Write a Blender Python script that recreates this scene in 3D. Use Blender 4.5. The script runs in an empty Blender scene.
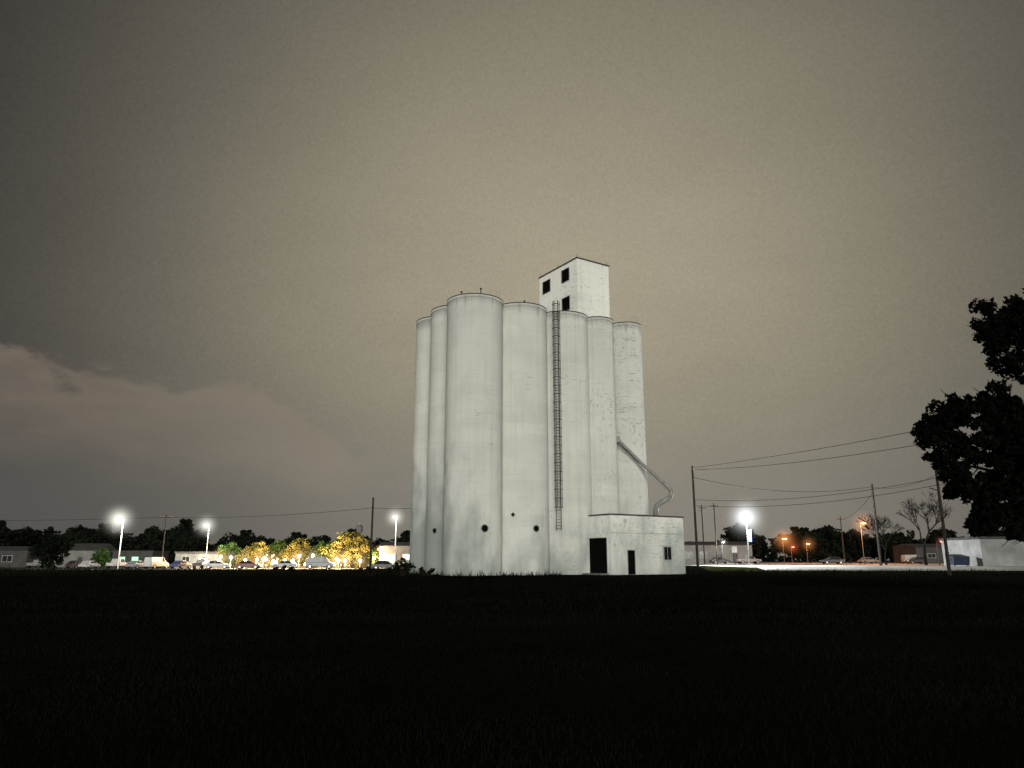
import bpy, math, random
import numpy as np
from mathutils import Vector, Matrix
random.seed(7); rng=np.random.default_rng(7)
scene=bpy.context.scene
COL=scene.collection
scene.view_settings.view_transform='Standard'
scene.view_settings.look='None'
scene.view_settings.exposure=0

# ------------------------------------------------------------ node helpers
class NT:
    def __init__(s,tree): s.t=tree; s.n=tree.nodes; s.l=tree.links
    def node(s,typ,**kw):
        n=s.n.new(typ)
        for k,v in kw.items(): setattr(n,k,v)
        return n
    def put(s,inp,v):
        if isinstance(v,bpy.types.NodeSocket): s.l.new(v,inp)
        elif v is not None: inp.default_value=v
    def math(s,op,a,b=None,c=None,clamp=False):
        n=s.node('ShaderNodeMath',operation=op,use_clamp=clamp)
        s.put(n.inputs[0],a); s.put(n.inputs[1],b)
        if c is not None: s.put(n.inputs[2],c)
        return n.outputs[0]
    def vmath(s,op,a,b):
        n=s.node('ShaderNodeVectorMath',operation=op)
        s.put(n.inputs[0],a); s.put(n.inputs[1],b)
        return n.outputs['Value'] if op in('DOT_PRODUCT','LENGTH','DISTANCE') else n.outputs[0]
    def noise(s,vec,scale,detail=4,rough=.55):
        n=s.node('ShaderNodeTexNoise'); s.put(n.inputs['Vector'],vec)
        n.inputs['Scale'].default_value=scale; n.inputs['Detail'].default_value=detail
        n.inputs['Roughness'].default_value=rough
        return n.outputs[0]
    def mr(s,v,a,b,c=0.,d=1.,smooth=False):
        n=s.node('ShaderNodeMapRange'); n.clamp=True
        if smooth: n.interpolation_type='SMOOTHSTEP'
        s.put(n.inputs[0],v)
        for i,x in enumerate((a,b,c,d)): n.inputs[i+1].default_value=x
        return n.outputs[0]
    def mix(s,f,a,b,mode='MIX'):
        n=s.node('ShaderNodeMix',data_type='RGBA',blend_type=mode)
        s.put(n.inputs[0],f)
        for sock,v in((n.inputs[6],a),(n.inputs[7],b)):
            if isinstance(v,tuple): v=(v[0],v[1],v[2],1)
            s.put(sock,v)
        return n.outputs[2]
    def sep(s,v):
        n=s.node('ShaderNodeSeparateXYZ'); s.put(n.inputs[0],v); return n.outputs
    def comb(s,x,y,z):
        n=s.node('ShaderNodeCombineXYZ')
        s.put(n.inputs[0],x);s.put(n.inputs[1],y);s.put(n.inputs[2],z); return n.outputs[0]

def newmat(name):
    m=bpy.data.materials.new(name); m.use_nodes=True
    nt=NT(m.node_tree); return m,nt,m.node_tree.nodes['Principled BSDF']

def mat_simple(name,col,rough=.8,var=.25,scale=1.5,metal=0.,spec=.3):
    m,nt,b=newmat(name)
    g=nt.node('ShaderNodeNewGeometry').outputs['Position']
    f=nt.mr(nt.noise(g,scale,6),.3,.7)
    c=tuple(col); d=tuple(x*(1-var) for x in col); e=tuple(min(1,x*(1+var)) for x in col)
    nt.put(b.inputs['Base Color'],nt.mix(f,d,e))
    b.inputs['Roughness'].default_value=rough; b.inputs['Metallic'].default_value=metal
    b.inputs['Specular IOR Level'].default_value=spec
    return m

def mat_emit(name,col,strength,lo=.75,hi=1.25,sc=.9):
    m,nt,b=newmat(name)
    g=nt.node('ShaderNodeNewGeometry').outputs['Position']
    f=nt.mr(nt.noise(g,sc,3),.3,.7,lo,hi)
    b.inputs['Base Color'].default_value=(*[.5*c for c in col],1)
    b.inputs['Emission Color'].default_value=(*col,1)
    nt.put(b.inputs['Emission Strength'],nt.math('MULTIPLY',f,strength))
    return m

def mat_concrete():
    m,nt,b=newmat('whitewashed_concrete')
    g=nt.node('ShaderNodeNewGeometry').outputs['Position']
    x,y,z=nt.sep(g)
    big=nt.mr(nt.noise(g,.22,5),.35,.68)
    st=nt.noise(nt.vmath('MULTIPLY',g,(2.4,2.4,.05)),1.,6,.6)
    st=nt.mr(st,.50,.74)
    mott=nt.mr(nt.noise(nt.vmath('MULTIPLY',nt.vmath('ADD',g,(7,2,0)),(.8,.8,.42)),1.,8,.68),.47,.62)
    fine=nt.noise(g,2.4,9,.7)
    east=nt.mr(x,3.5,7.5,.0,.09,True)      # the east bins flake more
    fl=nt.mr(nt.math('ADD',nt.noise(nt.vmath('MULTIPLY',g,(3.2,3.2,1.9)),1.,8,.7),nt.math('MULTIPLY',east,.35)),.60,.65)
    patch=nt.mr(nt.math('ADD',nt.noise(nt.vmath('ADD',g,(17,3,5)),.15,3),east),.53,.66)
    flm=nt.math('MULTIPLY',fl,patch)
    dash=nt.noise(nt.vmath('MULTIPLY',g,(1.1,1.1,9.)),1.,5,.6)
    dash=nt.math('MULTIPLY',nt.mr(nt.math('ADD',dash,nt.math('MULTIPLY',east,.35)),.63,.69),nt.mr(nt.math('ADD',nt.noise(nt.vmath('ADD',g,(5,9,30)),.11,2),east),.52,.64))
    zz=nt.math('ADD',z,nt.math('MULTIPLY',nt.noise(g,.8,2),.10))
    fr=nt.math('FRACT',nt.math('MULTIPLY',zz,1/1.22))
    line=nt.mr(nt.math('ABSOLUTE',nt.math('SUBTRACT',fr,.5)),.0,.05,1,0)
    line=nt.math('MULTIPLY',line,nt.mr(nt.noise(nt.vmath('MULTIPLY',g,(.6,.6,1.7)),1.,3),.42,.7))
    lift=nt.noise(nt.comb(nt.math('MULTIPLY',x,.12),nt.math('MULTIPLY',y,.12),nt.math('MULTIPLY',nt.math('FLOOR',nt.math('MULTIPLY',zz,1/1.22)),3.7)),1.,1)
    base=nt.mix(big,(.83,.84,.775),(.91,.915,.85))
    base=nt.mix(nt.mr(lift,.45,.7,0,.16),base,(.52,.53,.48))
    base=nt.mix(nt.math('MULTIPLY',mott,.09),base,(.45,.47,.42))
    base=nt.mix(nt.math('MULTIPLY',st,.17),base,(.42,.43,.38))
    base=nt.mix(nt.math('MULTIPLY',line,.28),base,(.38,.38,.34))
    base=nt.mix(nt.math('MULTIPLY',flm,.55),base,(.33,.33,.29))
    base=nt.mix(nt.math('MULTIPLY',dash,.75),base,(.22,.22,.19))
    # grey-green stain plus light falloff painted into the lower wall colour, heavier west
    gz_=nt.math('ADD',z,nt.mr(nt.noise(nt.vmath('MULTIPLY',g,(.40,.40,.2)),1.,6,.58),.3,.7,-5,5))
    gz_=nt.math('ADD',gz_,nt.mr(x,-9,-1,-7.5,1.5,True))
    gr=nt.mr(gz_,-5,9,.82,0,True)
    base=nt.mix(gr,base,(.27,.325,.30))
    tp=nt.mr(nt.math('ADD',z,nt.mr(st,0,1,0,.9)),28.4,29.4)
    base=nt.mix(nt.math('MULTIPLY',nt.math('MULTIPLY',tp,nt.mr(z,30,30.1,1,0)),.5),base,(.2,.195,.17))
    nt.put(b.inputs['Base Color'],base)
    b.inputs['Roughness'].default_value=.95; b.inputs['Specular IOR Level'].default_value=.1
    if 'Diffuse Roughness' in b.inputs: b.inputs['Diffuse Roughness'].default_value=1.
    bp=nt.node('ShaderNodeBump'); bp.inputs['Strength'].default_value=.25; bp.inputs['Distance'].default_value=.05
    nt.put(bp.inputs['Height'],nt.math('ADD',fine,nt.math('MULTIPLY',line,-.4)))
    nt.l.new(bp.outputs[0],b.inputs['Normal'])
    return m

def mat_leaf(name,a,c,scale=.9):
    m,nt,b=newmat(name)
    g=nt.node('ShaderNodeNewGeometry').outputs['Position']
    f=nt.mr(nt.noise(g,scale,5),.35,.65)
    nt.put(b.inputs['Base Color'],nt.mix(f,a,c))
    b.inputs['Roughness'].default_value=.9; b.inputs['Specular IOR Level'].default_value=.03
    return m

def mat_paint():
    m,nt,b=newmat('car_paint')
    oi=nt.node('ShaderNodeObjectInfo').outputs['Color']
    g=nt.node('ShaderNodeNewGeometry').outputs['Position']
    f=nt.mr(nt.noise(g,2.,4),.3,.7,0,.3)
    nt.put(b.inputs['Base Color'],nt.mix(f,oi,(.1,.09,.08)))
    b.inputs['Roughness'].default_value=.35
    return m

M=dict(
 concrete=mat_concrete(),
 dark=mat_simple('dark_opening',(.005,.005,.005),.95,.25,1.5,0,.05),
 steel=mat_simple('weathered_steel',(.04,.04,.038),.6,.4),
 galv=mat_simple('galvanised_steel',(.30,.30,.28),.55,.3),
 pale=mat_simple('pale_painted_steel',(.30,.30,.275),.6,.3),
 edge=mat_simple('roof_edge_tar',(.085,.08,.07),.9),
 wood=mat_simple('creosoted_wood',(.035,.03,.026),.95,.4,3.,0,.1),
 bark=mat_simple('tree_bark',(.022,.019,.016),.95,.4,3.,0,.1),
 barknear=mat_simple('shaded_bark',(.006,.005,.005),.95,.4,3.,0,.05),  # darker copy of the bark, shade of the silhouetted oak in its colour
 twig=mat_simple('grey_bare_twigs',(.012,.011,.010),.95,.4,3.,0,.05),
 wire=mat_simple('black_cable',(.012,.012,.012),.8,.2,1.5,0,.05),
 whitewall=mat_simple('white_painted_siding',(.46,.46,.44),.8,.2,.6),
 dullwall=mat_simple('dull_white_siding',(.15,.155,.15),.8,.25,.6),
 whitebig=mat_simple('chalky_white_siding',(.24,.245,.24),.8,.3,.6),
 greywall=mat_simple('grey_siding',(.05,.05,.048),.85,.3,.6),
 tanwall=mat_simple('tan_stucco',(.50,.40,.26),.85,.25,.6),
 greyroof=mat_simple('grey_roofing',(.05,.05,.048),.9,.2,.8),
 glass=mat_simple('dark_window_glass',(.015,.017,.02),.15,.2,1,0,.5),
 rubber=mat_simple('rubber_tyre',(.012,.012,.012),.9),
 blue=mat_simple('blue_painted_steel',(.012,.022,.05),.6,.3),
 banner=mat_simple('blue_banner_cloth',(.03,.06,.22),.8,.2),
 flag=mat_simple('red_cloth',(.4,.06,.05),.8,.2),
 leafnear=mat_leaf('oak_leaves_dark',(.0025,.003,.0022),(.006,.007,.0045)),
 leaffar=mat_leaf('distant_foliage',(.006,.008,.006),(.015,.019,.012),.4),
 leaflit=mat_leaf('lit_foliage',(.014,.024,.006),(.13,.11,.032),.45),  # warm lamp light painted in as a brighter yellow leaf colour
 leafgreen=mat_leaf('green_lit_foliage',(.015,.035,.008),(.05,.09,.025),.5),  # brighter copy of the foliage, lamp light put into its green
 shrub=mat_leaf('shrub_foliage',(.006,.007,.004),(.013,.015,.009),1.5),
 paint=mat_paint(),
 chrome=mat_simple('wheel_metal',(.4,.4,.4),.3,.1,1,.9),
 lens=mat_simple('headlight_lens',(.6,.6,.6),.1,.1,1,0,.6),
 lampwhite=mat_emit('lamp_cool_white',(1,.97,.88),90),
 lampblue=mat_emit('lamp_blue_white',(.85,.93,1.),90),
 lamporange=mat_emit('lamp_sodium_orange',(1,.34,.08),30),
 lampred=mat_emit('lamp_red',(1,.12,.06),12),
 beacon=mat_emit('dim_red_beacon',(1,.25,.18),.6),
 warmwin=mat_emit('warm_lit_window',(1,.78,.46),14.,.3,1.5,.5),
 coolwin=mat_emit('cool_lit_window',(.85,1,.9),1.0),
 greenwin=mat_emit('green_lit_window',(.35,1,.45),1.6),
)

# ------------------------------------------------------------ mesh helpers
class MB:
    def __init__(s): s.v=[]; s.f=[]
    def add(s,v,f):
        o=len(s.v); s.v+= [tuple(p) for p in v]; s.f+=[tuple(i+o for i in q) for q in f]; return s
    def box(s,x0,x1,y0,y1,z0,z1,T=None):
        v=[(x0,y0,z0),(x1,y0,z0),(x1,y1,z0),(x0,y1,z0),(x0,y0,z1),(x1,y0,z1),(x1,y1,z1),(x0,y1,z1)]
        if T: v=[T(p) for p in v]
        return s.add(v,[(0,3,2,1),(4,5,6,7),(0,1,5,4),(1,2,6,5),(2,3,7,6),(3,0,4,7)])
    def tube(s,pts,rad,seg=8,cap=True):
        pts=[Vector(p) for p in pts]
        if not hasattr(rad,'__len__'): rad=[rad]*len(pts)
        vs=[];fs=[];prev=None
        for i,p in enumerate(pts):
            d=(pts[min(i+1,len(pts)-1)]-pts[max(i-1,0)]).normalized()
            a=Vector((0,0,1)) if abs(d.z)<.9 else Vector((1,0,0))
            if prev is not None: a=prev
            u=(a-d*a.dot(d)).normalized(); w=d.cross(u); prev=u
            for k in range(seg):
                t=2*math.pi*k/seg
                vs.append(p+(u*math.cos(t)+w*math.sin(t))*rad[i])
        for i in range(len(pts)-1):
            for k in range(seg):
                k2=(k+1)%seg
                fs.append((i*seg+k,i*seg+k2,(i+1)*seg+k2,(i+1)*seg+k))
        if cap:
            fs.append(tuple(range(seg))[::-1]); n=(len(pts)-1)*seg
            fs.append(tuple(range(n,n+seg)))
        return s.add(vs,fs)
    def lathe(s,prof,seg=24,c=(0,0,0)):
        vs=[];fs=[]
        for r,z in prof:
            for k in range(seg):
                t=2*math.pi*k/seg; vs.append((c[0]+r*math.cos(t),c[1]+r*math.sin(t),c[2]+z))
        for i in range(len(prof)-1):
            for k in range(seg):
                k2=(k+1)%seg; fs.append((i*seg+k,i*seg+k2,(i+1)*seg+k2,(i+1)*seg+k))
        fs.append(tuple(range(seg))[::-1]); n=(len(prof)-1)*seg; fs.append(tuple(range(n,n+seg)))
        return s.add(vs,fs)
    def obj(s,name,mat,parent=None,loc=(0,0,0),rot=(0,0,0),bevel=0,smooth=False,**props):
        me=bpy.data.meshes.new(name); me.from_pydata(s.v,[],s.f); me.validate(); me.update()
        me.materials.append(mat)
        if smooth:
            me.polygons.foreach_set('use_smooth',[True]*len(me.polygons))
        o=bpy.data.objects.new(name,me); COL.objects.link(o)
        o.location=loc; o.rotation_euler=rot
        if parent: o.parent=parent
        if bevel:
            b=o.modifiers.new('bevel','BEVEL'); b.width=bevel; b.segments=2; b.limit_method='ANGLE'
        for k,v in props.items(): o[k]=v
        return o
BANK=.72
def gz(x,y):
    """ground height: the road and yard east of the elevator stand on a low bank"""
    if x<16: return 0.
    e=min(1.,max(0.,(x-16)/8.))
    return BANK*e*min(1.,max(0.,(y-90)/8.))
def thing(name,label,cat,loc,group=None,rz=0):
    e=bpy.data.objects.new(name,None); COL.objects.link(e)
    e.location=(loc[0],loc[1],loc[2]+gz(loc[0],loc[1])); e.rotation_euler=(0,0,rz)
    e['label']=label; e['category']=cat; e.empty_display_size=.5
    if group: e['group']=group
    return e
def copy_thing(root,loc,rz=0,scale=(1,1,1),label=None):
    def rec(o,par):
        c=o.copy(); COL.objects.link(c)
        if par: c.parent=par
        for ch in list(o.children): rec(ch,c)
        return c
    r=rec(root,None); r.location=(loc[0],loc[1],loc[2]+gz(loc[0],loc[1])); r.rotation_euler=(0,0,rz); r.scale=scale
    if label: r['label']=label
    return r
def pydata_np(name,V,nper,mat):
    n=len(V)//nper
    me=bpy.data.meshes.new(name)
    me.vertices.add(len(V)); me.vertices.foreach_set('co',V.astype(np.float32).ravel())
    me.loops.add(n*nper); me.loops.foreach_set('vertex_index',np.arange(n*nper,dtype=np.int32))
    me.polygons.add(n); me.polygons.foreach_set('loop_start',np.arange(n,dtype=np.int32)*nper)
    me.polygons.foreach_set('loop_total',np.full(n,nper,dtype=np.int32))
    me.update(calc_edges=True); me.validate(); me.materials.append(mat)
    return me

# ------------------------------------------------------------ camera
cam=bpy.data.cameras.new('camera'); cam.lens=26; cam.sensor_width=36; cam.clip_end=8000
co=bpy.data.objects.new('camera',cam); COL.objects.link(co)
co.location=(0,0,1.5); co.rotation_euler=(math.radians(90+13.4),0,0); scene.camera=co

# ------------------------------------------------------------ world: cloud deck lit by town glow
w=bpy.data.worlds.new('World'); scene.world=w; w.use_nodes=True
nt=NT(w.node_tree); nt.n.clear()
out=nt.node('ShaderNodeOutputWorld')
dv=nt.node('ShaderNodeTexCoord').outputs['Generated']
dv=nt.vmath('NORMALIZE',dv,(0,0,0))
x,y,z=nt.sep(dv)
az,el=math.radians(5),math.radians(18)
gdir=(math.sin(az)*math.cos(el),math.cos(az)*math.cos(el),math.sin(el))
dot=nt.vmath('DOT_PRODUCT',dv,gdir)
ang=nt.math('ARCCOSINE',dot)
ramp=nt.node('ShaderNodeValToRGB'); nt.put(ramp.inputs[0],nt.math('DIVIDE',ang,math.pi))
cr=ramp.color_ramp; cr.interpolation='B_SPLINE'
stops=[(0,(.355,.316,.230)),(.055,(.335,.299,.217)),(.12,(.232,.208,.155)),(.18,(.115,.104,.083)),(.24,(.038,.036,.032)),(.31,(.022,.022,.021)),(.50,(.05,.05,.047)),(1,(.12,.118,.11))]
while len(cr.elements)<len(stops): cr.elements.new(.5)
for e,(p,c) in zip(cr.elements,stops): e.position=p; e.color=(*c,1)
sky=ramp.outputs[0]
zc=nt.math('ADD',nt.math('MAXIMUM',z,0.),.16)
cl=nt.comb(nt.math('DIVIDE',x,zc),nt.math('DIVIDE',y,zc),nt.math('MULTIPLY',z,2.))
n1=nt.noise(cl,.75,6,.5)
n2=nt.noise(cl,2.6,8,.6)
n3=nt.noise(dv,260.,2,.7)
mod=nt.math('ADD',nt.mr(n1,.3,.7,.92,1.08),nt.mr(n2,.3,.7,-.03,.03))
mod=nt.math('ADD',mod,nt.mr(n3,.25,.75,-.09,.09))
sky=nt.mix(1.,sky,nt.comb(mod,mod,mod),'MULTIPLY')
# greyer near the skyline
low=nt.mr(z,.0,.30,1,0,True)
lowc=nt.mix(nt.mr(x,-.55,.05,0,1,True),(.098,.095,.092),(.222,.209,.184))
lowc=nt.mix(nt.mr(x,.25,.6,0,1,True),lowc,(.155,.145,.128))
sky=nt.mix(nt.math('MULTIPLY',low,.78),sky,lowc)
# low bank of warm-lit cumulus toward the west end of town
cn=nt.noise(nt.vmath('MULTIPLY',dv,(6.5,6.5,12.)),1.,9,.62)
cn2=nt.noise(nt.vmath('MULTIPLY',nt.vmath('ADD',dv,(3,1,2)),(3.4,3.4,17.)),1.,7,.6)
line=nt.math('SUBTRACT',nt.mr(x,-.57,-.30,.222,.200),nt.mr(x,-.32,-.17,0,.075,True))
edge=nt.math('SUBTRACT',nt.math('ADD',z,nt.mr(cn,.3,.7,-.036,.036)),line)
top=nt.mr(edge,-.016,.006,1,0,True)
body=nt.mr(edge,-.14,-.01,.08,1)
body=nt.math('MULTIPLY',body,nt.mr(cn2,.34,.58,.60,1,True))
cf=nt.math('MULTIPLY',nt.math('MULTIPLY',top,body),nt.math('MULTIPLY',nt.mr(x,-.26,-.15,1,0,True),nt.mr(z,.04,.12)))
cf=nt.math('MULTIPLY',cf,nt.mr(y,0,.3))
sky=nt.mix(nt.math('MULTIPLY',cf,.85),sky,nt.mix(nt.mr(x,-.5,-.22,0,1),(.188,.152,.117),(.250,.214,.168)))
bg=nt.node('ShaderNodeBackground'); nt.put(bg.inputs[0],sky); bg.inputs[1].default_value=1.
ns=nt.node('ShaderNodeTexSky'); ns.sky_type='NISHITA'; ns.sun_disc=False
ns.sun_elevation=math.radians(7); ns.sun_rotation=math.radians(180)
bg2=nt.node('ShaderNodeBackground'); nt.l.new(ns.outputs[0],bg2.inputs[0]); bg2.inputs[1].default_value=.001
ad=nt.node('ShaderNodeAddShader'); nt.l.new(bg.outputs[0],ad.inputs[0]); nt.l.new(bg2.outputs[0],ad.inputs[1])
nt.l.new(ad.outputs[0],out.inputs[0])

sl=bpy.data.lights.new('sun','SUN'); sl.energy=3.1; sl.angle=math.radians(34); sl.color=(1,.985,.92)
so=bpy.data.objects.new('sun',sl); COL.objects.link(so); so.location=(0,-20,20)
so.rotation_euler=(math.radians(90-5),0,math.radians(3))

# ------------------------------------------------------------ ground
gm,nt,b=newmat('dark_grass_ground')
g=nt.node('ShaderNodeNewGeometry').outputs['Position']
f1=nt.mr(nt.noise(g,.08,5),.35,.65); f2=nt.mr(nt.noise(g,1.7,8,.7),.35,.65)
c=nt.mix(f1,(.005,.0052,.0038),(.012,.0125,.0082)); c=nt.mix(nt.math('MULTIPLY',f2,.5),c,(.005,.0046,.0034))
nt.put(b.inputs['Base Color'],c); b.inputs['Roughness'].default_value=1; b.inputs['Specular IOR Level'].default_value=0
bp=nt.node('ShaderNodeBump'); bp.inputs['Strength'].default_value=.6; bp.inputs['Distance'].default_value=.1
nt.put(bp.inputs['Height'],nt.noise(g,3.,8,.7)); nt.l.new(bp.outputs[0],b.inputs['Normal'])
gx=[-3000,-400,-100,0,16,18,20,22,24,60,120,260,700,3000]; gy=[-3000,-100,0,40,80,90,92,94,96,98,102,106,140,340,900,5000]
gmesh=MB(); nx=len(gx)
gv=[(X_,Y_,gz(X_,Y_) if (Y_<=340 and X_<=260) else 0.) for Y_ in gy for X_ in gx]
gmesh.add(gv,[(j*nx+i,j*nx+i+1,(j+1)*nx+i+1,(j+1)*nx+i) for j in range(len(gy)-1) for i in range(nx-1)])
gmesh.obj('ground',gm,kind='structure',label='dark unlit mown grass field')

pave=mat_simple('pale_concrete_paving',(.40,.385,.34),.9,.5,.09)
asph=mat_simple('worn_asphalt',(.08,.08,.076),.9,.25,.5)
lawn=mat_simple('lamp_lit_lawn',(.030,.038,.014),1.,.5,1.2,0,.0)  # lit copy of the field grass, lamp light put into the colour
kerbm=mat_simple('kerb_concrete',(.22,.215,.2),.9,.3,.5)
white=mat_simple('white_road_paint',(.7,.7,.66),.8,.2,3)
def sheet(name,pts,z,mat,label):
    MB().add([(x,y,z) for x,y in pts],[tuple(range(len(pts)))]).obj(name,mat,kind='structure',label=label)
# road: flat carriageway with an apron falling to the field edge
rd=MB(); YR=[93,95,96.5,98,110,122,134]; XR=[31,60,100,150]
rd.add([(X_-(3.5 if (X_==31 and Y_>97.5) else 0),Y_+(1.6 if (X_>=100 and Y_<97) else 0)*(0 if Y_>96 else 1),gz(X_,Y_+(1.6 if (X_>=100 and Y_<96) else 0))+.006) for Y_ in YR for X_ in XR],[(j*4+i,j*4+i+1,(j+1)*4+i+1,(j+1)*4+i) for j in range(len(YR)-1) for i in range(3)])
rd.obj('road',pave,kind='structure',label='pale concrete road lit by street lamps')
sheet('pavement',[(26,134),(150,134),(255,330),(60,330)],BANK+.010,pave,'pale concrete yard beyond the road')
sheet('parking_lot',[(-150,118),(-24,124),(-30,178),(-170,178)],.004,asph,'asphalt parking lot in front of low buildings')
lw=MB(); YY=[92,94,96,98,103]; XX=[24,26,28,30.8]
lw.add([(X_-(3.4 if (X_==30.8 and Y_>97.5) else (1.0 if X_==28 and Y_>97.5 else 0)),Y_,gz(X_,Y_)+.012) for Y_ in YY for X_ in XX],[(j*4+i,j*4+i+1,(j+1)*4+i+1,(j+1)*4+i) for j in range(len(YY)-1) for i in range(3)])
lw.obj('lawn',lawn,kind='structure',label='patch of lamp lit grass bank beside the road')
kb=MB(); kb.box(31,96,92.7,92.94,.10,.40)
kb.obj('kerb',kerbm,kind='structure',label='low concrete kerb along the road')
rm=MB()
for i in range(14):
    x0=30+i*8.5; y0=114
    rm.add([(x0,y0,BANK+.014),(x0+3,y0,BANK+.014),(x0+3,y0+.13,BANK+.014),(x0,y0+.13,BANK+.014)],[(0,1,2,3)])
rm.obj('road_marking',white,kind='structure',label='dashed white centre line on the road')

def grass(n,xr,yr,h0,h1,wid,power=1.,fan=True):
    yy=yr[0]+(yr[1]-yr[0])*rng.random(n)**power
    xx=(xr[0]+(xr[1]-xr[0])*rng.random(n))
    if fan: xx=xx*np.clip(yy/ yr[1]*1.1+.08,0,1.1)
    h=h0+(h1-h0)*rng.random(n)**2
    clump=.5+.5*np.sin(xx*.9+np.sin(yy*.5)*2)*np.cos(yy*.7+xx*.2)
    h*=.5+.8*clump
    a=rng.random(n)*math.pi; wv=wid*(.6+.8*rng.random(n))
    lx=(rng.random(n)-.5)*h*.8; ly=(rng.random(n)-.5)*h*.8
    zb=np.array([gz(a_,b_) for a_,b_ in zip(xx,yy)]) if yr[1]>88 else np.zeros(n)
    V=np.zeros((n,3,3))
    V[:,0]=np.c_[xx-np.cos(a)*wv,yy-np.sin(a)*wv,zb]
    V[:,1]=np.c_[xx+np.cos(a)*wv,yy+np.sin(a)*wv,zb]
    V[:,2]=np.c_[xx+lx,yy+ly,h+zb]
    return V.reshape(-1,3)
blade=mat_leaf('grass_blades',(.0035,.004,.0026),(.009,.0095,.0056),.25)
Vg=np.concatenate([grass(120000,(-14,14),(3,22),.03,.09,.004),grass(90000,(-62,62),(18,76),.05,.18,.012),
   grass(26000,(-95,5),(72,112),.2,.8,.035,1,False),grass(7000,(5,60),(60,77),.1,.30,.02,1,False),
   grass(9000,(19,95),(84,93),.12,.50,.03,1,False)])
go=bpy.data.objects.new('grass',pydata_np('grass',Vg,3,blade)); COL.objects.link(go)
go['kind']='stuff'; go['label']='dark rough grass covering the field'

# ------------------------------------------------------------ grain elevator
E=Vector((4,84,0))
elev=thing('grain_elevator','tall weathered white concrete grain elevator with clustered silos','grain elevator',E)
def L(x,y,z=0): return (x-E.x,y-E.y,z)
H=29.3
def silo_mesh(r,seg=72):
    mb=MB()
    mb.lathe([(r,0),(r,H-.30),(r+.05,H-.29),(r+.05,H-.02)],seg)
    return mb
a=Vector((5.0,2.85)); bb=Vector((-2.30,4.65)); c0=Vector((-4.1,78.05)); R=3.08
def cap(parent,r):
    MB().lathe([(r+.07,H),(r+.07,H+.10),(r*.4,H+.24),(.05,H+.26)],56).obj('roof_cap',M['edge'],parent)
def rail(parent,r,a0,a1):
    mb=MB(); n=5
    P=[(r*math.cos(a0+(a1-a0)*k/(n-1)),r*math.sin(a0+(a1-a0)*k/(n-1))) for k in range(n)]
    for px,py in P[::2]: mb.tube([(px,py,H+.05),(px,py,H+.85)],.022,5)
    mb.tube([(px,py,H+.83) for px,py in P],.013,5)
    mb.obj('railing',M['galv'],parent)
S={}
for j in range(3):
    for i in range(3):
        c=c0+a*i+bb*j
        s=silo_mesh(R).obj('silo',M['concrete'],elev,L(c.x,c.y))
        for p in s.data.polygons: p.use_smooth=len(p.vertices)==4 and abs(p.normal.z)<.3
        s.scale.z=(1,1.012,1.02)[j]
        cap(s,R); S[(i,j)]=(s,c)
rail(S[(0,0)][0],R-.2,-.9,-.3)
r2=2.0
for k in range(4):
    for base in ((10.1,84.75),(13.8,86.75)):
        cx,cy=base[0]-1.85*k,base[1]+3.55*k
        s=silo_mesh(r2,56).obj('silo',M['concrete'],elev,L(cx,cy))
        for p in s.data.polygons: p.use_smooth=len(p.vertices)==4 and abs(p.normal.z)<.3
        cap(s,r2)
        if k==0 and base[0]>13: rail(s,r2-.15,-1.2,-.5)
for (x,y,h) in ((-5.5,76.2,.6),(-3.4,76.0,.9),(-7.4,86,1.5),(1.4,79.2,.6),(6.5,82,.6)):
    MB().lathe([(.05,H+.1),(.05,H+h),(.12,H+h+.01),(.12,H+h+.12),(.02,H+h+.2)],8).obj('roof_vent',M['steel'],elev,L(x,y))
for j in range(2):
    c1=c0+bb*j; c2=c0+bb*(j+1); m_=(c1+c2)/2; n_=Vector((-bb.y,bb.x)).normalized()
    if n_.x>0: n_=-n_
    q=m_+n_*1.75; d_=bb.normalized()
    mb=MB()
    P4=[q-d_*1.2,q+d_*1.2,q+d_*1.2-n_*.8,q-d_*1.2-n_*.8]
    mb.add([(p.x-E.x,p.y-E.y,zz) for zz in (0,H-.1) for p in P4],[(0,3,2,1),(4,5,6,7),(0,1,5,4),(1,2,6,5),(2,3,7,6),(3,0,4,7)])
    mb.obj('infill_wall',M['concrete'],elev)

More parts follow.
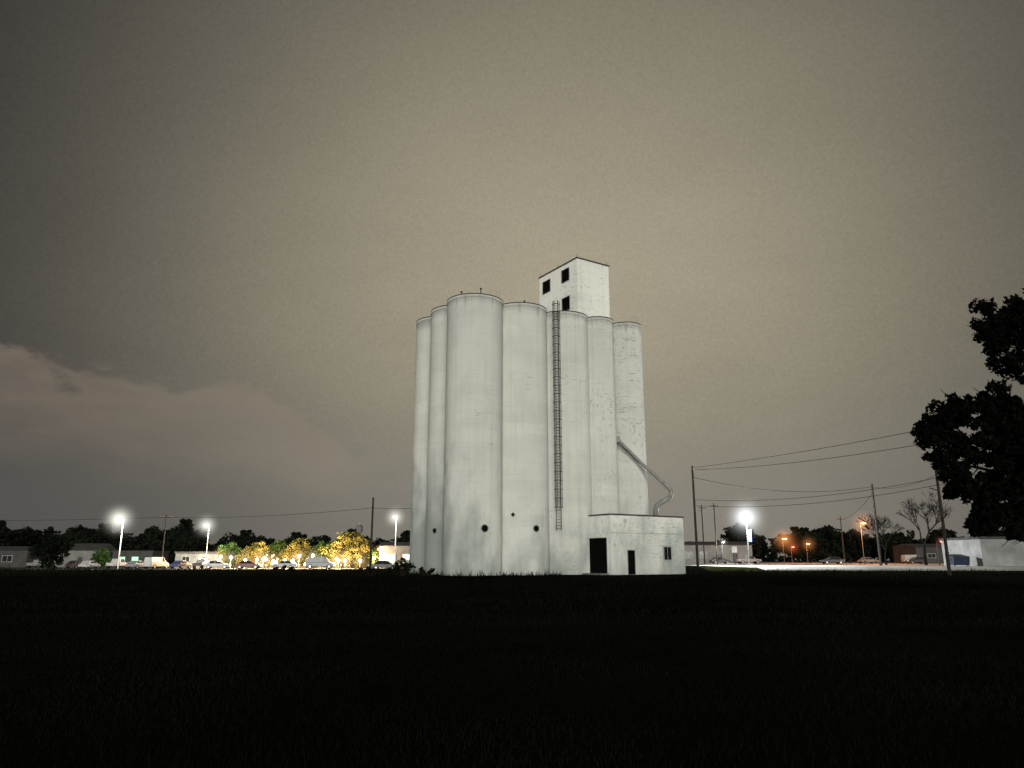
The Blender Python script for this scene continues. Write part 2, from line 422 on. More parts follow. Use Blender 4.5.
U=Vector((.84,.54)).normalized(); V_=Vector((-U.y,U.x))
def frame(ox,oy):
    def T(p): return (ox+U.x*p[0]+V_.x*p[1]-E.x, oy+U.y*p[0]+V_.y*p[1]-E.y, p[2])
    return T
T=frame(7.9,84.0)
hh=MB(); hh.box(0,4.95,0,8.0,H-.3,37.25,T); hw=hh.obj('headhouse',M['concrete'],elev)
MB().box(-.10,5.05,-.10,8.10,37.253,37.40,T).obj('headhouse_roof',M['edge'],hw)
for (px,py) in((.1,.1),(4.8,.1),(.1,7.8),(.1,4)):
    p=T((px,py,0)); MB().tube([(0,0,37.4),(0,0,37.8)],.025,6).obj('lightning_rod',M['steel'],hw,(p[0],p[1],0))
def win(T,parent,u0,u1,z0,z1,face,name='window',mat=None,fr=M['galv'],bars=True,ft=.07):
    mb=MB(); 
    def bx(m,a0,a1,zz0,zz1,d0,d1):
        if face=='u': m.box(a0,a1,d0,d1,zz0,zz1,T)
        else: m.box(d0,d1,a0,a1,zz0,zz1,T)
    bx(mb,u0,u1,z0,z1,-.02,.03)
    w_=mb.obj(name,mat or M['dark'],parent)
    fm=MB()
    bx(fm,u0-ft,u0,z0-ft,z1+ft,-.05,.01); bx(fm,u1,u1+ft,z0-ft,z1+ft,-.05,.01)
    bx(fm,u0,u1,z1,z1+ft,-.05,.01); bx(fm,u0,u1,z0-ft,z0,-.06,.01)
    if bars:
        m_=(u0+u1)/2; bx(fm,m_-.02,m_+.02,z0,z1,-.035,-.018)
    fm.obj('frame' ,fr,w_)
    return w_
win(T,hw,1.6,3.1,35.0,36.6,'v',bars=False); win(T,hw,5.6,7.2,34.8,36.4,'v',bars=False); win(T,hw,1.6,3.1,31.2,32.9,'v',bars=False)

# loading shed at the foot
T=frame(10.3,79.0)
sh=MB(); sh.box(0,10.7,0,5.2,0,6.15,T); shed=sh.obj('loading_shed',M['concrete'],elev)
MB().box(-.09,10.79,-.09,5.29,6.153,6.30,T).obj('shed_roof',M['edge'],shed)
win(T,shed,.7,4.0,.05,3.75,'v','loading_door',M['dark'],M['steel'],False)
win(T,shed,2.3,3.25,.05,2.5,'u','door',M['dark'],M['galv'],False)
win(T,shed,7.55,8.6,1.55,2.9,'u','window',M['glass'],M['whitewall'],True,.13)
MB().box(.05,10.5,-.03,.01,4.3,4.34,T).obj('wall_band',M['galv'],shed)
MB().box(-1.2,0,.3,4.3,0,.16,T).obj('loading_ramp',kerbm,shed)

def hatch(key,x,z,r,diamond=False):
    s,c=S[key]; dy=-math.sqrt(R*R-(x-c.x)**2); n=Vector((x-c.x,dy,0)).normalized(); t=Vector((-n.y,n.x,0)); up=Vector((0,0,1))
    P=Vector((x-c.x,dy,z))
    def ring(r0,r1,off,seg):
        v=[];f=[]
        for k in range(seg):
            an=2*math.pi*k/seg
            for rr,o in((r0,off),(r1,off),(r1,-.05)):
                v.append(P+n*o+(t*math.cos(an)+up*math.sin(an))*rr)
        for k in range(seg):
            q=(k+1)%seg; f+= [(3*k,3*q,3*q+1,3*k+1),(3*k+1,3*q+1,3*q+2,3*k+2)]
        return v,f
    sg=4 if diamond else 20
    v,f=ring(.001,r,.05,sg); h=MB().add(v,f).obj('hatch',M['dark'],s)
    v,f=ring(r,r+.07,.08,sg); MB().add(v,f).obj('rim',M['galv'],h)
hatch((0,0),-2.75,4.6,.34); hatch((1,0),2.5,4.7,.3); hatch((0,1),-8.2,4.5,.25); hatch((1,0),.12,6.1,.2,True)

# caged ladder
lx,ly=5.0-E.x,80.15-E.y
mb=MB()
for sx in(-.26,.26): mb.box(lx+sx-.035,lx+sx+.035,ly-.03,ly+.03,4.6,H+1.1)
z=4.8
while z<H+.9: mb.tube([(lx-.26,ly,z),(lx+.26,ly,z)],.025,6,False); z+=.32
z=5.
while z<H: 
    for sx in(-.26,.26): mb.box(lx+sx-.02,lx+sx+.02,ly,ly+.55,z,z+.05)
    z+=3.
lad=mb.obj('ladder',M['steel'],elev)
mb=MB(); z=7.
while z<H+.9:
    pts=[(lx+.42*math.cos(t),ly-.10+.62*math.sin(t),z) for t in [math.pi+math.pi*k/8 for k in range(9)]]
    mb.tube(pts,.045,6); z+=.95
for k in range(1,8,2):
    t=math.pi+math.pi*k/8; mb.tube([(lx+.42*math.cos(t),ly-.10+.62*math.sin(t),7),(lx+.42*math.cos(t),ly-.10+.62*math.sin(t),H+.9)],.03,5)
mb.obj('safety_cage',M['steel'],lad)

# grain spout
P=lambda x,y,z:(x-E.x,y-E.y,z)
mb=MB(); mb.tube([P(12.2,84.4,15.0),P(14.9,84.0,12.1),P(17.4,83.5,9.6),P(17.75,83.3,9.15),P(17.8,83.2,8.7),P(17.6,83.1,8.3),P(16.6,83.0,7.75),P(16.1,83.0,7.4),P(15.95,83.0,7.0),P(15.9,83.0,6.2)],[.18,.18,.20,.24,.27,.28,.28,.28,.28,.30],12)
sp=mb.obj('grain_spout',M['pale'],elev,smooth=True)
mb=MB(); mb.tube([P(12.3,84.6,14.3),P(17.2,83.8,9.3)],.035,6)
for k in range(7):
    t=k/6; x=12.3+4.9*t; mb.tube([P(x,84.5-.7*t,14.3-5.*t),P(x+.1,84.4-.7*t,14.8-5.*t)],.025,5)
mb.obj('spout_brace',M['galv'],sp)
MB().box(11.9-E.x,12.4-E.x,84.1-E.y,85.2-E.y,14.7,15.4).obj('spout_hopper',M['pale'],sp)

# ------------------------------------------------------------ trees
def leaves(blobs,n,size,sub=.38,dens=9.,shell=.6):
    bl=np.array(blobs,float); wt=bl[:,3]**2.2; wt/=wt.sum()
    ns=max(20,int((bl[:,3]**2).sum()*dens/ (sub/.38)**2))
    ch=rng.choice(len(bl),ns,p=wt); d=rng.normal(size=(ns,3)); d/=np.linalg.norm(d,axis=1)[:,None]
    rr=bl[ch,3]*(.25+.85*rng.random(ns)**shell)
    C=bl[ch,:3]+d*rr[:,None]*np.array([1,1,.85]); sr=sub*(.5+1.*rng.random(ns))
    k=rng.integers(0,ns,n); d=rng.normal(size=(n,3)); d/=np.linalg.norm(d,axis=1)[:,None]
    P=C[k]+d*(sr[k]*rng.random(n)**.5)[:,None]
    A=rng.normal(size=(n,3)); A/=np.linalg.norm(A,axis=1)[:,None]
    B=np.cross(A,rng.normal(size=(n,3))); B/=np.linalg.norm(B,axis=1)[:,None]
    s=size*(.6+.8*rng.random(n))[:,None]
    V=np.zeros((n,4,3)); V[:,0]=P-A*s; V[:,1]=P-B*s*.55; V[:,2]=P+A*s; V[:,3]=P+B*s*.55
    return V.reshape(-1,3)
def make_tree(name,label,cat,loc,blobs,n,size,mat,trunk_r,sub=.38,group=None,fork=None,dens=9.,bark=None,shell=.6):
    t=thing(name,label,cat,loc,group)
    mb=MB(); fz=fork or min(b[2] for b in blobs)*.8
    mb.tube([(0,0,-.1),(.05,0,.3),(.1,.05,fz*.6),(0,0,fz)],[trunk_r*1.5,trunk_r,trunk_r*.85,trunk_r*.75],10)
    for bx,by,bz,br in blobs:
        m1=Vector((bx*.45,by*.45,fz+(bz-fz)*.55+ .1)); 
        mb.tube([(0,0,fz*.9),m1,(bx,by,bz)],[trunk_r*.5,trunk_r*.3,.03],6)
        for q in range(6):
            d=Vector(rng.normal(size=3)).normalized()*br*1.15
            mb.tube([m1.lerp(Vector((bx,by,bz)),.75),Vector((bx,by,bz))+d],[.035,.010],5)
    mb.obj('trunk',bark or M['bark'],t)
    me=pydata_np('crown',leaves(blobs,n,size,sub,dens,shell),4,mat)
    o=bpy.data.objects.new('crown',me); COL.objects.link(o); o.parent=t
    return t
# big dark oak beside the field
tx,ty=26.2,31.
B=[(21.9,31,11.3,1.05),(20.8,31,12.2,.5),(20.6,31,11.4,.5),(22.2,30.8,12.3,.6),(21.8,31.4,10.4,.75),(22.4,31.2,9.7,.65),(21.3,31,11.6,.75),(23.3,31,11.4,1.1),(21.2,31,10.6,.45),
 (17.5,31,6.6,.5),(17.9,31.2,6.1,.6),(18.2,31.2,7.0,.65),(18.6,31.3,7.9,.7),(19.2,31,7.6,.85),(20.3,30.8,8.1,.8),(21.0,31.2,7.4,.95),(21.9,31.5,7.9,.9),(18.5,31,5.5,.8),(19.2,31,6.4,1.),(20.2,30.5,5.6,1.2),(21.4,31,6.3,1.3),(22.2,31,5.4,1.3),
 (18.8,31.4,4.6,.75),(19.4,31,4.2,.95),(20.4,31,4.0,1.05),(21.5,31.5,3.8,1.2),(19.4,30.8,3.2,.7),(20.2,30.8,2.9,.8),(21.2,31,2.6,.7),(22.2,31.2,2.8,.9),(22.6,31.2,3.6,1.2),(23.6,31.5,4.6,1.6),
 (24.6,31,8.2,1.7),(26.2,30,11.6,2.0),(27.8,32,8,2.6),(24.3,31,6.4,1.6),(28.5,30,11,2.3),(29.5,31,6.5,2.2),(27,33,14,1.8),(24.6,28.8,7,1.4),(26.5,34.5,9,2)]
B=[(x-tx,y-ty,z,r) for x,y,z,r in B]
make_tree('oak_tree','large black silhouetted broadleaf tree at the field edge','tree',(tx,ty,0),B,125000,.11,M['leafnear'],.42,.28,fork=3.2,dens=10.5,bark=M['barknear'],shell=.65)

def rblobs(h,wd,n):
    out=[]
    for i in range(n):
        t=random.random(); an=random.random()*6.28; r=wd*(.2+.6*random.random())*math.sin(math.pi*min(.95,.25+.7*t))
        out.append((math.cos(an)*r,math.sin(an)*r,h*(.32+.55*t),wd*(.28+.22*random.random())))
    out.append((0,0,h*.6,wd*.6)); out.append((0,0,h*.35,wd*.55)); return out
G1='distant dark trees along the skyline'
TL='dark rounded broadleaf tree on the skyline'
protos=[make_tree('broadleaf_tree',TL,'tree',(-150,215,0),rblobs(10,6.,9),6500,.45,M['leaffar'],.3,.9,G1),
 make_tree('broadleaf_tree',TL,'tree',(-135,222,0),rblobs(11,5.5,8),6500,.45,M['leaffar'],.3,.9,G1),
 make_tree('broadleaf_tree',TL,'tree',(-120,212,0),rblobs(9,6.5,9),6500,.45,M['leaffar'],.3,.9,G1)]
random.seed(21)
for x in np.arange(-178,-88,5.2):
    s=random.uniform(.9,1.25); copy_thing(random.choice(protos),(x+random.uniform(-2,2),random.uniform(200,235),0),random.random()*6,(s*1.2,s*1.2,s))
for x in np.arange(-88,-20,5.6):
    s=random.uniform(.68,.98); copy_thing(random.choice(protos),(x,random.uniform(210,240),0),random.random()*6,(s*1.3,s*1.3,s))
for x in np.arange(70,190,5.0):
    s=random.uniform(.9,1.25); copy_thing(random.choice(protos),(x+random.uniform(-2,2),random.uniform(225,262),0),random.random()*6,(s*1.2,s*1.2,s))
wd=[]
for x in np.arange(-420,460,9.): wd.append((x+random.uniform(-3,3),370+random.uniform(-15,15),random.uniform(2,6),random.uniform(6,9)))
ow=bpy.data.objects.new('distant_wood',pydata_np('distant_wood',leaves(wd,52000,1.0,1.9),4,M['leaffar'])); COL.objects.link(ow)
ow['kind']='stuff'; ow['label']='far dark belt of woodland on the horizon'

make_tree('round_tree','dark rounded small tree beside the parking lot','tree',(-66.5,110,0),rblobs(5.2,3.2,9),6000,.2,M['leaffar'],.2,.5)
make_tree('round_tree','small green tree under a bright parking lot lamp','tree',(-79,146,0),rblobs(3.6,2.6,7),4000,.18,M['leafgreen'],.15,.45)
G2='yellow green trees lit by shop lights'
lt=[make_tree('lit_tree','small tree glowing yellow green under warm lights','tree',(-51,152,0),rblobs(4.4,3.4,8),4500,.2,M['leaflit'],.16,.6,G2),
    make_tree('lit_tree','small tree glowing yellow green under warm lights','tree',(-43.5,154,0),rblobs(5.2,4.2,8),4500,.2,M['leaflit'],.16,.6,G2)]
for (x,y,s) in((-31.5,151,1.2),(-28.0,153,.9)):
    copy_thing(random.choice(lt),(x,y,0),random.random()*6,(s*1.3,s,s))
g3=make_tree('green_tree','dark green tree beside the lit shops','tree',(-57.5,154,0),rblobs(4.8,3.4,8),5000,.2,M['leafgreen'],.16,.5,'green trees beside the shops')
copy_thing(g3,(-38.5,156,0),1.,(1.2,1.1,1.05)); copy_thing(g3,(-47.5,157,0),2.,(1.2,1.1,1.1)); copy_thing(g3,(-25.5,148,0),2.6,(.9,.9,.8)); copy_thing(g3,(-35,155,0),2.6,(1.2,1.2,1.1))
G3='scrubby dark shrubs in the rough grass'
def shrub(loc,w_,h,n,mat=None,lab='scrubby dark shrub in the rough grass',grp=G3):
    e=thing('shrub',lab,'shrub',loc,grp)
    bl=[(random.uniform(-w_,w_),random.uniform(-.6,.6),random.uniform(.1,h*.7),random.uniform(.25,.5)*h*.55) for _ in range(9)]
    mb=MB()
    for b_ in bl: mb.tube([(b_[0]*.3,0,0),(b_[0],b_[1],b_[2]+b_[3])],[.04,.01],5)
    mb.obj('stem',M['bark'],e)
    o=bpy.data.objects.new('foliage',pydata_np('foliage',leaves(bl,n,.06,.16),4,mat or M['shrub'])); COL.objects.link(o); o.parent=e
shrub((-10.6,73.5,0),1.1,1.9,5000); shrub((-8.3,74.2,0),.7,1.0,2500); shrub((-14.0,75,0),1.0,1.0,2500); shrub((-27,88,0),1.6,1.0,2500)
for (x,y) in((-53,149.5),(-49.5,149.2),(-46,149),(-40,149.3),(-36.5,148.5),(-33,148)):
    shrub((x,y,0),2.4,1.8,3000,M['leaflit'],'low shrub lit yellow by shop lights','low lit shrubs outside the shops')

# bare trees
def bare(loc,h,seed,label,maxd=6):
    rr=random.Random(seed); e=thing('bare_tree',label,'tree',loc,'bare leafless trees by the road')
    tr=MB(); br=MB()
    def grow(p,d,l,r,dep):
        q=p+d*l; m_=(p+q)/2+Vector((rr.uniform(-1,1),rr.uniform(-1,1),0))*l*.07
        (tr if dep<2 else br).tube([p,m_,q],[r,r*.85,r*.66],4 if dep>1 else 8,False)
        if dep>=maxd: return
        for k in range(3 if dep<5 else 2):
            nd=(d+Vector((rr.uniform(-1,1),rr.uniform(-1,1),rr.uniform(-.35,.55)))*.72).normalized()
            grow(q,nd,l*rr.uniform(.66,.86),max(r*.6,.022),dep+1)
    grow(Vector((0,0,-.1)),Vector((.03,0,1)),h*.20,h*.015,0)
    tr.obj('trunk',M['twig'],e); br.obj('branch',M['twig'],e)
bare((65.3,120,0),16.,3,'bare leafless tree with fine spreading branches'); bare((62.0,126,0),12.,8,'slender bare leafless tree beside a utility pole')

# ------------------------------------------------------------ utility poles and wires
G4='wooden utility poles carrying power lines'
def upole(x,y,h,arm=True,rz=0,r=.15,label='tall weathered wooden utility pole with crossarm'):
    h-=gz(x,y)
    e=thing('utility_pole',label,'utility pole',(x,y,0),G4,rz)
    MB().tube([(0,0,-.2),(0,0,h)],[r,r*.7],10).obj('pole',M['wood'],e)
    if arm:
        c=MB().box(-1.1,1.1,-.16,-.06,h-.65,h-.53).obj('crossarm',M['wood'],e,bevel=.01)
        for xx in(-1.,-.5,.5,1.): MB().lathe([(.05,0),(.06,.06),(.03,.12),(.05,.15),(.02,.2)],8,(xx,-.11,h-.53)).obj('insulator',M['galv'],c)
    return e
upole(24.4,100,13.9,True,1.3,.19); upole(53.3,110,12.5,False,0,.19,'bare weathered wooden utility pole beside a leafless tree')
pc=upole(43.0,75,11.9,False,0,.17,'dark wooden utility pole beside a spreading tree')
upole(38,150,12.3,True,.5,.13); upole(44,163,13.6,True,.5,.14)
upole(-18.6,100,9.7,False,0,.17,'plain dark wooden utility pole standing in the field'); upole(-64.5,140,9.8,True,.2,.14)
upole(50,45,13.4,True,.9,.16); upole(-150,150,10.5,True,.2); upole(73.5,168,11,True,.3,.15)
MB().tube([(0,0,8.3),(-.9,0,8.6)],.06,6).obj('bracket',M['steel'],pc)
G5='sagging black overhead power lines'
def wire(p,q,sag,r=.03,label='thin black overhead power line between poles'):
    p,q=Vector(p),Vector(q); pts=[]
    for k in range(25):
        t=k/24; v=p.lerp(q,t); v.z-=4*sag*t*(1-t); pts.append(v)
    o=MB().tube(pts,r,5).obj('power_line',M['wire']); o['label']=label; o['category']='power line'; o['group']=G5
wire((24.4,100,13.65),(50,45,14.6),.7,.028); wire((24.8,100,13.4),(50.6,45,14.0),1.5,.028); 
wire((24.4,100,9.4),(43.0,75,9.6),.9,.026); wire((24.4,100,8.6),(43.0,75,8.9),.9,.026); wire((24.4,100,12.4),(53.3,110,12.1),1.3)
wire((43.0,75,9.6),(50,45,10.),.5,.022); wire((43.0,75,8.9),(50,45,9.2),.5,.022); wire((53.3,110,12.1),(43.0,75,9.9),.7,.026); 
wire((24.4,100,8.6),(38,150,11.6),.6); wire((53.3,110,11.2),(73.5,168,10.4),.9)
wire((-18.6,100,8.3),(-64.5,140,9.3),.5,.028); wire((-64.5,140,9.3),(-150,150,10.2),.8,.032); wire((-18.6,100,8.3),(-6.5,82.6,7.6),.3,.024)

# ------------------------------------------------------------ street lamps
G6='tall lit street lamps around the lots'
def point(parent,loc,power,col,rad=.25):
    l=bpy.data.lights.new('lamp_light','POINT'); l.energy=power; l.color=col; l.shadow_soft_size=rad
    o=bpy.data.objects.new('lamp_light',l); COL.objects.link(o); o.parent=parent; o.location=loc
HALOS=[]
def slamp(x,y,h,emat,power,col,label,hr,hs,rz=0,r=.10,bulb=.22,globe=False,pm='galv'):
    h-=gz(x,y)*.5; G=gz(x,y)
    e=thing('street_lamp',label,'street lamp',(x,y,0),G6,rz)
    MB().tube([(0,0,-.1),(0,0,.4),(0,0,h)],[r*1.7,r,r*.6],10).obj('pole',M[pm],e)
    if globe:
        hd=MB().lathe([(.12,h),(.2,h+.08),(.24,h+.1)],14).obj('lamp_head',M['steel'],e)
        MB().lathe([(.1,h+.1),(bulb,h+.25),(bulb*1.1,h+.45),(bulb*.7,h+.65),(.03,h+.72)],16).obj('globe',emat,hd,smooth=True)
        point(e,(0,-.9,h+.4),power,col)
        HALOS.append((x,y,G+h+.4,hr,hs,col))
    else:
        MB().tube([(0,0,h-.15),(0,-.6,h+.1),(0,-1.2,h+.12)],.045,6).obj('arm',M[pm],e)
        hd=MB().box(-.2,.2,-1.8,-1.05,h+.1,h+.26).obj('lamp_head',M['steel'],e,bevel=.04)
        MB().lathe([(.04,h-.1),(bulb*.8,h-.04),(bulb,h+.04),(bulb,h+.095)],14,(0,-1.4,0)).obj('bulb',emat,hd,smooth=True)
        point(e,(0,-2.2,h-.5),power,col)
        HALOS.append((x,y-1.4,G+h,hr,hs,col))
    return e
CW=(1,.97,.86); CB=(.92,.96,1.); CO=(1,.36,.11)
slamp(-62.6,121,7.8,M['lampwhite'],11000,CW,'tall parking lot lamp glowing brilliant white',4.0,1.0,bulb=.45)
slamp(-60.8,151,8.2,M['lampwhite'],11000,CW,'white parking lot lamp near parked cars',3.8,.8,bulb=.40)
slamp(-20.2,131,8.7,M['lampwhite'],6000,CW,'white lamp on slim pole near the shops',3.2,.8,bulb=.32)
sb=slamp(34.6,111,6.9,M['lampblue'],42000,CB,'decorative globe street lamp with blue banner beside the road',4.6,.95,bulb=.40,globe=True,pm='steel')
MB().box(.12,.62,-.02,.02,3.4,5.1).obj('banner',M['banner'],sb); MB().tube([(0,0,5.15),(.7,0,5.15)],.03,6).obj('banner_arm',M['steel'],sb)
slamp(72,201,6.6,M['lamporange'],3500,CO,'orange sodium street lamp in front of dark trees',5.5,.40,bulb=.6,pm='steel')
slamp(84,216,5.6,M['lamporange'],2500,CO,'orange sodium street lamp in front of dark trees',4,.32,bulb=.42,pm='steel')
slamp(77,209,4.6,M['lampred'],1500,(1,.2,.08),'low red orange lamp in front of dark trees',3.6,.3,bulb=.35,pm='steel')
slamp(73.2,158,8.6,M['lamporange'],12000,CO,'orange sodium lamp beside a utility pole',4.4,.5,bulb=.48,pm='steel')
slamp(45.5,164,4.9,M['lampwhite'],3000,CW,'short white yard lamp beside a white building',1.8,.4,bulb=.2,pm='steel')
slamp(68.5,122,4.0,M['lampred'],250,(1,.2,.08),'low red lamp beside the white building',1.6,.35,bulb=.16,pm='steel')

G7='low warm lantern posts outside the shops'
lwarm=mat_emit('lamp_warm',(1,.80,.52),55)
def lantern(x,y,h,emat,power,col,hr,hs):
    e=thing('lantern_post','short lantern post glowing warm outside the shops','lantern',(x,y,0),G7)
    MB().tube([(0,0,-.1),(0,0,h)],[.09,.05],8).obj('post',M['steel'],e)
    MB().lathe([(.06,h),(.18,h+.1),(.24,h+.3),(.05,h+.5)],12).obj('lantern',emat,e,smooth=True)
    point(e,(0,-.7,h+.4),power,col); HALOS.append((x,y,h+.25,hr,hs,col))
random.seed(4)
for k in range(18):
    x=-58.5+k*1.85+random.uniform(-.7,.7)
    lantern(x,random.uniform(143,147),random.uniform(1.0,2.2),lwarm,random.choice((2500,4000,6000)),random.choice(((1,.66,.32),(1,.80,.52),(1,.56,.22))),random.uniform(2.4,3.6),random.uniform(.35,.6))
lantern(-24.5,139,3.2,M['lampred'],300,(1,.2,.1),1.4,.3)

def make_halos():  # glowing volume added around each lamp to imitate its halo
    for i,(x,y,z,r,s,col) in enumerate(HALOS):
        m=bpy.data.materials.new('lamp_halo_glow'); m.use_nodes=True; nt=NT(m.node_tree); nt.n.clear()
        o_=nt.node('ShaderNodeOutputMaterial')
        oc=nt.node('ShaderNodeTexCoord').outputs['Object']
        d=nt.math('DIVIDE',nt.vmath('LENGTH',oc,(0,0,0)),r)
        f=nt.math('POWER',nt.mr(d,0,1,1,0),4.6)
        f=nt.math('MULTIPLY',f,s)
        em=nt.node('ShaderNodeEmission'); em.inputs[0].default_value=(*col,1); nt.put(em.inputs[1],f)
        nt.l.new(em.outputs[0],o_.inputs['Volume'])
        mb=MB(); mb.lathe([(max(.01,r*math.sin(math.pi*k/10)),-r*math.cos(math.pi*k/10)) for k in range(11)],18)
        o=mb.obj('lamp_halo',m,None,(x,y,z)); o['kind']='stuff'; o['label']='added glow halo around a lit lamp'
make_halos()

# ------------------------------------------------------------ buildings
def building(x,y,w_,d,h,rz,wall,roofm,label,wins=(),door=None,gable=0,winmat=None,name='low_building'):
    e=thing(name,label,'building',(x,y,0),None,rz)
    wl=MB().box(-w_/2,w_/2,-d/2,d/2,-.05,h).obj('wall',wall,e)
    if gable:
        mb=MB(); o=.4; ww=w_/2+o; dd=d/2+o
        v=[(-ww,-dd,h+.003),(ww,-dd,h+.003),(ww,dd,h+.003),(-ww,dd,h+.003),(-ww,0,h+gable),(ww,0,h+gable)]
        mb.add(v,[(0,3,2,1),(0,1,5,4),(2,3,4,5),(1,2,5),(3,0,4)]); mb.obj('roof',roofm,e)
    else:
        MB().box(-w_/2-.2,w_/2+.2,-d/2-.2,d/2+.2,h+.003,h+.3).obj('roof',roofm,e)
    for (x0,x1,z0,z1) in wins:
        wo=MB().box(x0,x1,-d/2-.03,-d/2+.02,z0,z1).obj('window',winmat or M['glass'],e)
        f=MB(); t=.09
        f.box(x0-t,x0,-d/2-.07,-d/2+.01,z0-t,z1+t); f.box(x1,x1+t,-d/2-.07,-d/2+.01,z0-t,z1+t); f.box(x0,x1,-d/2-.07,-d/2+.01,z1,z1+t); f.box(x0,x1,-d/2-.08,-d/2+.01,z0-t,z0)
        xm=(x0+x1)/2; f.box(xm-.03,xm+.03,-d/2-.06,-d/2-.032,z0,z1)
        f.obj('frame',M['galv'],wo)
    if door:
        x0,x1,z1=door; MB().box(x0,x1,-d/2-.05,-d/2+.02,.05,z1).obj('door',M['steel'],e)
    return e
building(47,180,17,10,4.2,-.02,M['dullwall'],M['greyroof'],'long low white metal building beyond the road',
   [(-7,-5.4,1.3,2.6),(-3.5,-1.9,1.3,2.6),(0,1.6,1.3,2.6)],(4,5.1,2.3),.9)
building(68.6,104,14,9,3.5,.0,M['whitebig'],M['greyroof'],'white painted building with dark flat roof beside dumpster',
   [(1.,2.1,1.4,2.4)],None,0)
building(-97,172,10,9,3.6,.05,M['dullwall'],M['greyroof'],'small pale gabled building beyond the parking lot',[(-3.5,-2.2,1.2,2.4)],(1,2,2.2),1.6)
building(-62,158,13,7,2.9,.0,M['dullwall'],M['greyroof'],'long low white building behind parked cars',[(-5,-3.6,1.2,2.2),(2,3.4,1.2,2.2)],(-1,0,2.1))
building(-112,168,14,9,3.6,.06,M['greywall'],M['greyroof'],'grey low building at parking lot edge',[(2,4,1.2,2.4)],None,.9)
building(-128,150,10,8,3.2,.06,M['greywall'],M['greyroof'],'grey shed with faint lit window past the lot',[(1,2,1.2,2.2)],None,.9,M['coolwin'])
building(-86,176,9,8,3.3,.0,M['greywall'],M['greyroof'],'small grey building with green lit windows',[(-3,-1.6,1.1,2.2),(0,1.4,1.1,2.2)],(2.4,3.4,2.1),0,M['greenwin'])
building(-44,166,30,10,3.4,.0,M['tanwall'],M['greyroof'],'tan shop building with warm lit windows',
   [(-14+i*3.5,-11.3+i*3.5,.4,2.7) for i in range(7)],(11,12.2,2.4),0,M['warmwin'],'shop_building')
building(-21,150,9,8,4.2,.0,M['dullwall'],M['greyroof'],'white building with pale lit front near shops',[(-3.4,-1.4,1,2.6),(0,2,1,2.6)],(3,4,2.3),.8,M['coolwin'])
building(118,205,24,12,4.2,.0,M['greywall'],M['greyroof'],'long grey warehouse in front of dark trees',[(-9,-7,1.4,2.4),(-2,0,1.4,2.4)],(4,5.2,2.3),.9)

mt=thing('water_tower','small pale distant water tower above the shops','water tower',(-38.5,190,0))
MB().tube([(0,0,0),(0,0,8.2)],[.4,.35],10).obj('stem',M['dullwall'],mt)
MB().lathe([(.35,8.0),(.8,8.5),(.9,9.2),(.8,9.9),(.3,10.3)],18).obj('tank',M['dullwall'],mt,smooth=True)
MB().lathe([(.1,10.3),(.12,10.5),(.03,10.7)],8).obj('beacon',M['beacon'],mt)

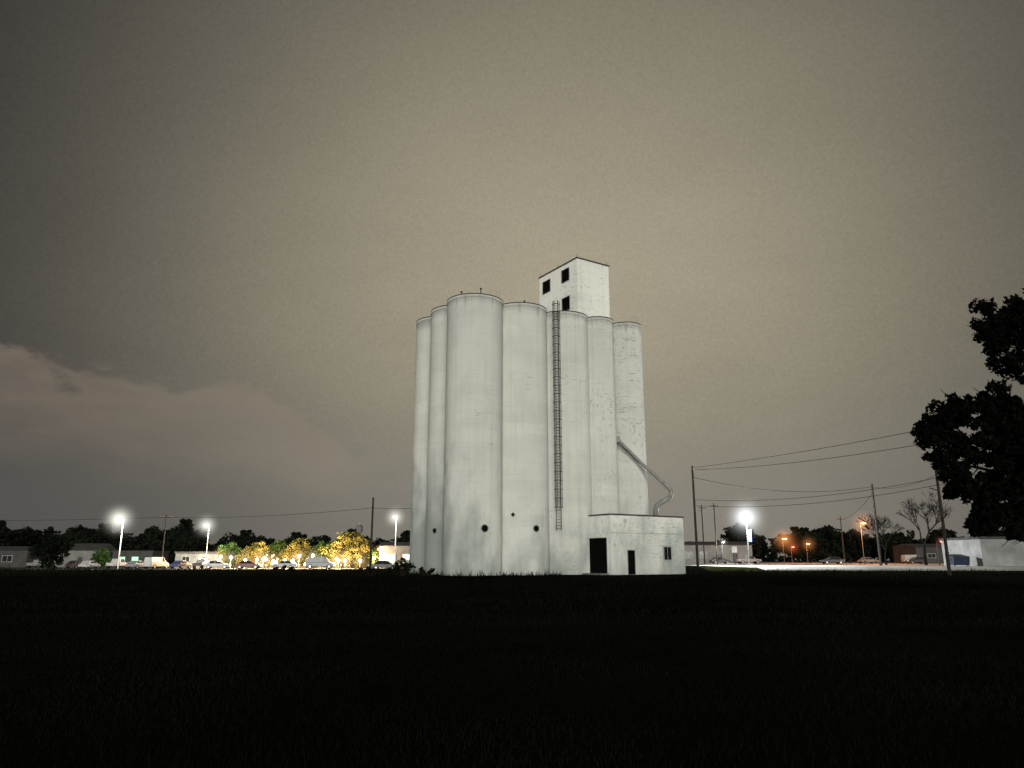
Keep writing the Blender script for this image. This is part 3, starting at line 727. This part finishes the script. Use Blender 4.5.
# ------------------------------------------------------------ vehicles
def make_car(kind,loc,rz,col,label):
    e=thing('parked_'+kind,label,kind,loc,'vehicles parked in the lots',rz)
    W=.88
    if kind=='car':
        low=[(-2.2,.35),(-2.25,.62),(-2.15,.85),(-1.5,.93),(1.0,.92),(1.9,.80),(2.2,.62),(2.22,.35)]
        cabp=[(-1.75,.92),(-1.15,1.40),(-.3,1.45),(.35,1.40),(1.1,.92)]
    elif kind=='pickup':
        low=[(-2.6,.5),(-2.62,1.05),(-.9,1.06),(1.3,1.08),(2.4,1.0),(2.6,.8),(2.6,.5)]
        cabp=[(-1.0,1.06),(-.85,1.75),(.3,1.8),(.6,1.74),(1.35,1.08)]
    else:
        low=[(-2.5,.4),(-2.55,1.1),(1.7,1.12),(2.4,.95),(2.55,.7),(2.55,.4)]
        cabp=[(-2.5,1.1),(-2.45,2.0),(.7,2.05),(1.0,1.98),(1.75,1.12)]
    def prof(P,w0,w1,zb,zt):
        mb=MB(); n=len(P); v=[]
        for s in(-1,1):
            for (x,z) in P:
                t=(z-zb)/(zt-zb) if zt>zb else 0; v.append((x,s*(w0+(w1-w0)*t),z))
        f=[tuple(range(n)),tuple(range(2*n-1,n-1,-1))]
        for i in range(n): j=(i+1)%n; f.append((i,i+n,j+n,j))
        return mb.add(v,f)
    bd=prof(low,W,W,0,1).obj('body',M['paint'],e,bevel=.06); bd.color=(*col,1)
    zt=max(z for x,z in cabp); zb=cabp[0][1]
    cb=prof(cabp,W-.05,W-.22,zb,zt).obj('cabin',M['paint'],e,bevel=.04); cb.color=(*col,1)
    gl=MB(); xa=cabp[0][0]+.35; xb=cabp[-1][0]-.35
    z0,z1=zb+.05,zt-.10
    for s in(-1,1):
        def yy(z): t=(z-zb)/(zt-zb); return s*(W-.05-.17*t+.012)
        mid=(xa+xb)/2
        if kind!='van':
            for a0,a1,b0,b1 in((xa,mid-.04,xa+.28,mid-.04),(mid+.04,xb,mid+.04,xb-.35)):
                gl.add([(a0,yy(z0),z0),(a1,yy(z0),z0),(b1,yy(z1),z1),(b0,yy(z1),z1)],[(0,1,2,3)])
        else:
            gl.add([(.5,yy(z0),z0),(xb,yy(z0),z0),(xb-.45,yy(z1),z1),(.5,yy(z1),z1)],[(0,1,2,3)])
    (xf0,zf0),(xf1,zf1)=cabp[-1],cabp[-2]
    gl.add([(xf0-.03,-W+.2,zf0+.05),(xf0-.03,W-.2,zf0+.05),(xf1+.03,W-.3,zf1-.06),(xf1+.03,-W+.3,zf1-.06)],[(0,1,2,3)])
    gl.obj('window',M['glass'],e)
    ax=low[-1][0]-.85
    for x in(-ax,ax):
        for s in(-1,1):
            r=.33 if kind=='car' else .38
            wv=MB(); pts=[(x,s*(W-.2),r),(x,s*(W+.02),r)]; wv.tube(pts,r,18); wo=wv.obj('wheel',M['rubber'],e)
            MB().tube([(x,s*(W+.0),r),(x,s*(W+.035),r)],r*.6,14).obj('rim',M['chrome'],wo)
    for s in(-1,1):
        xx=low[-2][0]; zz=low[-2][1]
        MB().box(xx-.06,xx+.03,s*.62-.16,s*.62+.16,zz-.02,zz+.12).obj('headlight',M['lens'],e,bevel=.02)
        xx=low[0][0]; MB().box(xx-.06,xx+.02,s*.68-.1,s*.68+.1,.62,.8).obj('tail_light',M['flag'],e,bevel=.02)
    return e
def recolor(o,col):
    for c in o.children:
        if c.name.split('.')[0] in('body','cabin'): c.color=(*col,1)
cw=(.40,.40,.39); cs=(.20,.21,.22); ck=(.02,.02,.025); cr_=(.12,.02,.02); cb_=(.03,.05,.12)
car=make_car('car',(-68,138,0),1.5,cs,'silver saloon car parked in the lot')
van=make_car('van',(-64,137,0),1.4,cw,'white panel van parked in the lot')
pk=make_car('pickup',(-72,139,0),1.6,cw,'white pickup truck parked in the lot')
for pr,x,y,rz,c_,lb in ((car,-76,137,1.6,cw,'white saloon car parked in the lot'),(car,-60,138,1.5,cb_,'dark blue saloon car parked in the lot'),(pk,-56.5,139,1.6,ck,'black pickup truck parked in the lot'),
    (car,-53,137,.2,cw,'white saloon car parked broadside in the lot'),(car,-47,136,.1,cr_,'red saloon car near the warm lit shops'),(car,-41,137,3.2,cw,'white saloon car near the warm lit shops'),
    (car,-80,140,1.5,ck,'black saloon car parked in the lot'),(van,-35,139,.1,cs,'silver van near the warm lit shops'),(car,-23,134,3.0,cw,'white saloon car beside pale lit building'),
    (pk,-88,142,1.5,cs,'silver pickup truck parked in the lot'),(car,-20,120,.1,ck,'dark car parked in front of pale lit building'),
    (car,46,168,.1,ck,'dark car parked before long white building'),(pk,52,167,.1,cs,'silver pickup parked before long white building'),(car,64,152,3.1,ck,'black car waiting on the pale yard'),
    (car,82,175,.2,cs,'silver car parked near dark trees'),(van,95,180,.1,cw,'white van parked near dark trees'),(car,84,158,3.2,ck,'black car stopped on the pale yard')):
    n=copy_thing(pr,(x,y,0),rz,label=lb); recolor(n,c_)

# dumpster
d=thing('dumpster','dark blue steel dumpster with sloping lid beside white building','dumpster',(58.9,100.5,0),None,.1)
mb=MB(); v=[(-1.1,-.7,.15),(1.1,-.7,.15),(1.1,.75,.15),(-1.1,.75,.15),(-1.15,-.85,1.15),(1.15,-.85,1.15),(1.15,.75,1.45),(-1.15,.75,1.45)]
mb.add(v,[(0,3,2,1),(4,5,6,7),(0,1,5,4),(1,2,6,5),(2,3,7,6),(3,0,4,7)]); mb.obj('body',M['blue'],d,bevel=.02)
mb=MB(); mb.add([(-1.18,-.9,1.17),(1.18,-.9,1.17),(1.18,.8,1.5),(-1.18,.8,1.5),(-1.18,-.9,1.22),(1.18,-.9,1.22),(1.18,.8,1.55),(-1.18,.8,1.55)],[(0,3,2,1),(4,5,6,7),(0,1,5,4),(1,2,6,5),(2,3,7,6),(3,0,4,7)]); mb.obj('lid',M['steel'],d)
for s in(-1,1): MB().box(s*1.22-.06,s*1.22+.06,-.4,.4,.8,.95).obj('side_bracket',M['steel'],d)
for sx in(-.9,.9): MB().tube([(sx-.05,-.6,.08),(sx+.05,-.6,.08)],.08,10).obj('wheel',M['rubber'],d)

s_=thing('road_sign','small pale road sign on steel post by road','road sign',(30.5,104,0))
MB().tube([(0,0,-.1),(0,0,2.6)],.035,6).obj('post',M['steel'],s_); MB().box(-.35,.35,-.06,-.04,1.8,2.6).obj('sign_panel',M['whitewall'],s_,bevel=.02)
